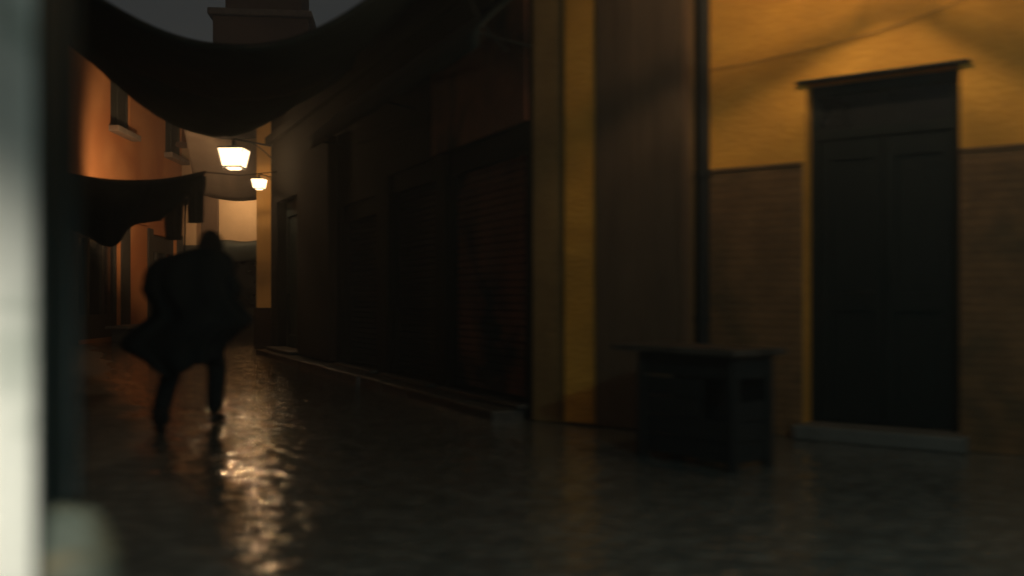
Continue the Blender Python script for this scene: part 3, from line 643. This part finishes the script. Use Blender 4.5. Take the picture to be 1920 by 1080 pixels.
for w_, s_, dr_ in ((wL, -1, (0.25, 0.85, -0.1)), (wR, 1, (-0.15, 0.8, 0.4))):
    d_ = Vector(dr_).normalized(); pm = Vector(w_)+d_*0.08; side = d_.cross(Vector((0, 0, 1))).normalized()*1.0; down = side.cross(d_)*-1
    hands.append([(tuple(w_), 0.028), (tuple(pm), 0.036)])
    for k in range(4):
        off = down*0.021*(k-1.5); b0 = pm+d_*0.015+off; ln = (0.038, 0.043, 0.040, 0.032)[k]
        cu = -side*s_
        hands.append([(tuple(pm), 0.036), (tuple(b0+d_*0.02), 0.010), (tuple(b0+d_*(0.02+ln)), 0.0095), (tuple(b0+d_*(0.03+ln)+cu*ln*0.8), 0.009), (tuple(b0+d_*(0.01+ln)+cu*ln*1.3), 0.008)])
    tb = Vector(w_)+d_*0.035-down*0.02
    hands.append([(tuple(w_), 0.028), (tuple(tb-down*0.018), 0.012), (tuple(tb-down*0.035+d_*0.035), 0.010), (tuple(tb-down*0.03+d_*0.06-side*s_*0.015), 0.009)])
b = skin_bm(body+hands)
# head: shaped sphere with jaw, nose, brow, ears
hc = Vector((0.08, 0.22, 1.55))+px0
HS = 1.08
def head_shape(p):
    v = Vector((p.x*0.082, p.y*0.101, p.z*0.120))
    if v.z < 0: v.x *= 1-0.30*(-v.z/0.118)**1.4; v.y = v.y*(1-0.15*(-v.z/0.118))+(0.012 if v.y > 0 else 0)
    if p.y > 0.6:
        v.y += 0.026*math.exp(-((v.x/0.013)**2+((v.z+0.018)/0.022)**2))            # nose
        v.y += 0.006*math.exp(-((v.z-0.028)/0.012)**2)                             # brow
        v.y -= 0.010*(math.exp(-(((v.x-0.031)/0.014)**2+((v.z-0.005)/0.011)**2))+math.exp(-(((v.x+0.031)/0.014)**2+((v.z-0.005)/0.011)**2)))
        v.y += 0.006*math.exp(-((v.x/0.024)**2+((v.z+0.060)/0.008)**2))            # lips
        v.y -= 0.005*math.exp(-((v.x/0.026)**2+((v.z+0.0605)/0.0025)**2))
    return v
hb = bmesh.new(); bmesh.ops.create_uvsphere(hb, u_segments=48, v_segments=36, radius=1)
rot = Matrix.Rotation(math.radians(-12), 3, 'X')
for v in hb.verts: v.co = hc+rot@head_shape(v.co)
for s_ in (-1, 1):
    r = bmesh.ops.create_uvsphere(hb, u_segments=14, v_segments=10, radius=1)
    for v in r['verts']: v.co = hc+rot@Vector((s_*0.078+v.co.x*0.011, -0.008+v.co.y*0.019, -0.008+v.co.z*0.031))
tmp = bpy.data.meshes.new('t'); hb.to_mesh(tmp); hb.free(); b.from_mesh(tmp); bpy.data.meshes.remove(tmp)
bo = link('body', b, M['skin'], PR, smooth=True)
q = bo.modifiers.new('one', 'REMESH'); q.mode = 'VOXEL'; q.voxel_size = 0.0065; q.use_smooth_shade = True
# hair
hb = bmesh.new(); bmesh.ops.create_uvsphere(hb, u_segments=40, v_segments=30, radius=1)
kill = []
for v in hb.verts:
    p = v.co.copy()
    if p.y > 0.45+0.35*p.z and p.z < 0.62 or p.z < -0.62: kill.append(v); continue
    k = 1.22+0.08*noise.noise(p*4)+0.05*noise.noise(p*11)
    v.co = hc+rot@(head_shape(Vector((p.x, min(p.y, 0.55), p.z)))*k)
bmesh.ops.delete(hb, geom=kill, context='VERTS'); link('hair', hb, M['hair'], PR, smooth=True, solid=0.012)
# trousers, shoes
b = skin_bm([[(pelvis, 0.150), (hL, 0.112), (kL, 0.09), (add(aL, (0, 0, 0)), 0.075), (add(aL, (0, 0.03, -0.055)), 0.078), (add(aL, (0, 0.05, -0.10)), 0.07)], [(pelvis, 0.150), (hR, 0.112), (kR, 0.09), (add(aR, (0, 0, -0.01)), 0.075)], [(pelvis, 0.150), (add(sp1, (0, 0, -0.06)), 0.145)]])
link('trousers', b, M['trousers'], PR, smooth=True)
for a_, dirn in ((aL, Vector((0, 0.5, -0.86))), (aR, Vector((0.05, 1, -0.02)))):
    dirn.normalize(); sd = Vector((1, 0, 0)); upv = sd.cross(dirn)
    g = bmesh.new(); rings = []
    heel = Vector(a_)+px0-upv*0.045-dirn*0.075
    if a_ is aR: heel.z = 0.052
    for t_, w_, h_ in ((0, 0.022, 0.03), (0.02, 0.036, 0.05), (0.09, 0.04, 0.062), (0.15, 0.044, 0.045), (0.22, 0.048, 0.034), (0.27, 0.038, 0.026), (0.29, 0.018, 0.014)):
        rings.append([heel+dirn*t_+sd*math.cos(k/16*6.2832)*w_+upv*(math.sin(k/16*6.2832)*h_+(h_-0.045)) for k in range(16)])
    loft(g, rings); sh = link('shoe', g, M['leather'], PR, smooth=True, sub=1)
# coat: lofted rings, wide and blown out; sleeves
prof = [  # z, left x, right x, y centre, half depth
    (1.53, -0.03, 0.18, 0.15, 0.09), (1.50, -0.12, 0.22, 0.14, 0.13), (1.455, -0.30, 0.29, 0.12, 0.16), (1.38, -0.42, 0.325, 0.10, 0.19), (1.27, -0.44, 0.33, 0.08, 0.21),
    (1.18, -0.425, 0.335, 0.05, 0.23), (1.08, -0.35, 0.36, 0.03, 0.23), (0.98, -0.31, 0.46, 0.01, 0.24), (0.92, -0.34, 0.53, 0.0, 0.25), (0.84, -0.46, 0.42, -0.02, 0.27),
    (0.76, -0.545, 0.31, -0.04, 0.30), (0.70, -0.565, 0.265, -0.05, 0.31), (0.62, -0.34, 0.235, -0.06, 0.31), (0.54, -0.25, 0.22, -0.07, 0.30)]
g = bmesh.new(); NS = 72; rings = []
for i, (z, xl, xr, yc, hd) in enumerate(prof):
    ring = []; dn = i/(len(prof)-1)
    for k in range(NS):
        a = k/NS*2*math.pi; cx = (xl+xr)/2; hw = (xr-xl)/2
        fold = 1+(0.03+dn*0.13)*math.sin(a*9+z*3+2*noise.noise(Vector((a, z*2, 0))))+0.12*noise.noise(Vector((math.cos(a)*3, math.sin(a)*3, z*5)))
        x = cx+hw*abs(math.cos(a))**0.85*(1 if math.cos(a) > 0 else -1)*(1+0.6*(fold-1)); y = yc+hd*math.sin(a)*fold
        zz = z
        if dn > 0.6: zz += (dn-0.6)*(0.22*noise.noise(Vector((math.cos(a)*1.6, math.sin(a)*1.6, 4.2)))-0.12*max(0, -math.sin(a))*math.exp(-((x+0.06)/0.07)**2)*1.8)
        ring.append(Vector((x, y, zz))+px0)
    rings.append(ring)
loft(g, rings, cap=False); link('coat', g, M['coat'], PR, smooth=True, solid=0.008, sub=1)
b = skin_bm([[(add(sL, (0.04, 0, 0)), 0.095), (eL, 0.078), (add(wL, (0, -0.01, 0)), 0.055)]]); link('sleeve', b, M['coat'], PR, smooth=True)
b = skin_bm([[(add(sR, (-0.04, 0, 0)), 0.095), (eR, 0.078), (add(wR, (0, -0.01, 0)), 0.055)]]); link('sleeve', b, M['coat'], PR, smooth=True)
# night mist in the alley
g = bmesh.new(); bmesh.ops.create_cube(g, size=1)
for v in g.verts: v.co = Vector((v.co.x*80-5, 21+v.co.y*60, 10+v.co.z*22.5))
hz = bpy.data.materials.new('haze'); hz.use_nodes = True; n = hz.node_tree.nodes; n.remove(n['Principled BSDF'])
vv = n.new('ShaderNodeVolumePrincipled'); vv.inputs['Color'].default_value = (0.9, 0.9, 0.88, 1); vv.inputs['Density'].default_value = 0.0075; vv.inputs['Anisotropy'].default_value = 0.6
hz.node_tree.links.new(vv.outputs[0], n['Material Output'].inputs['Volume'])
tag(link('haze', g, hz), 'thin night mist hanging in the alley', None, kind='stuff')
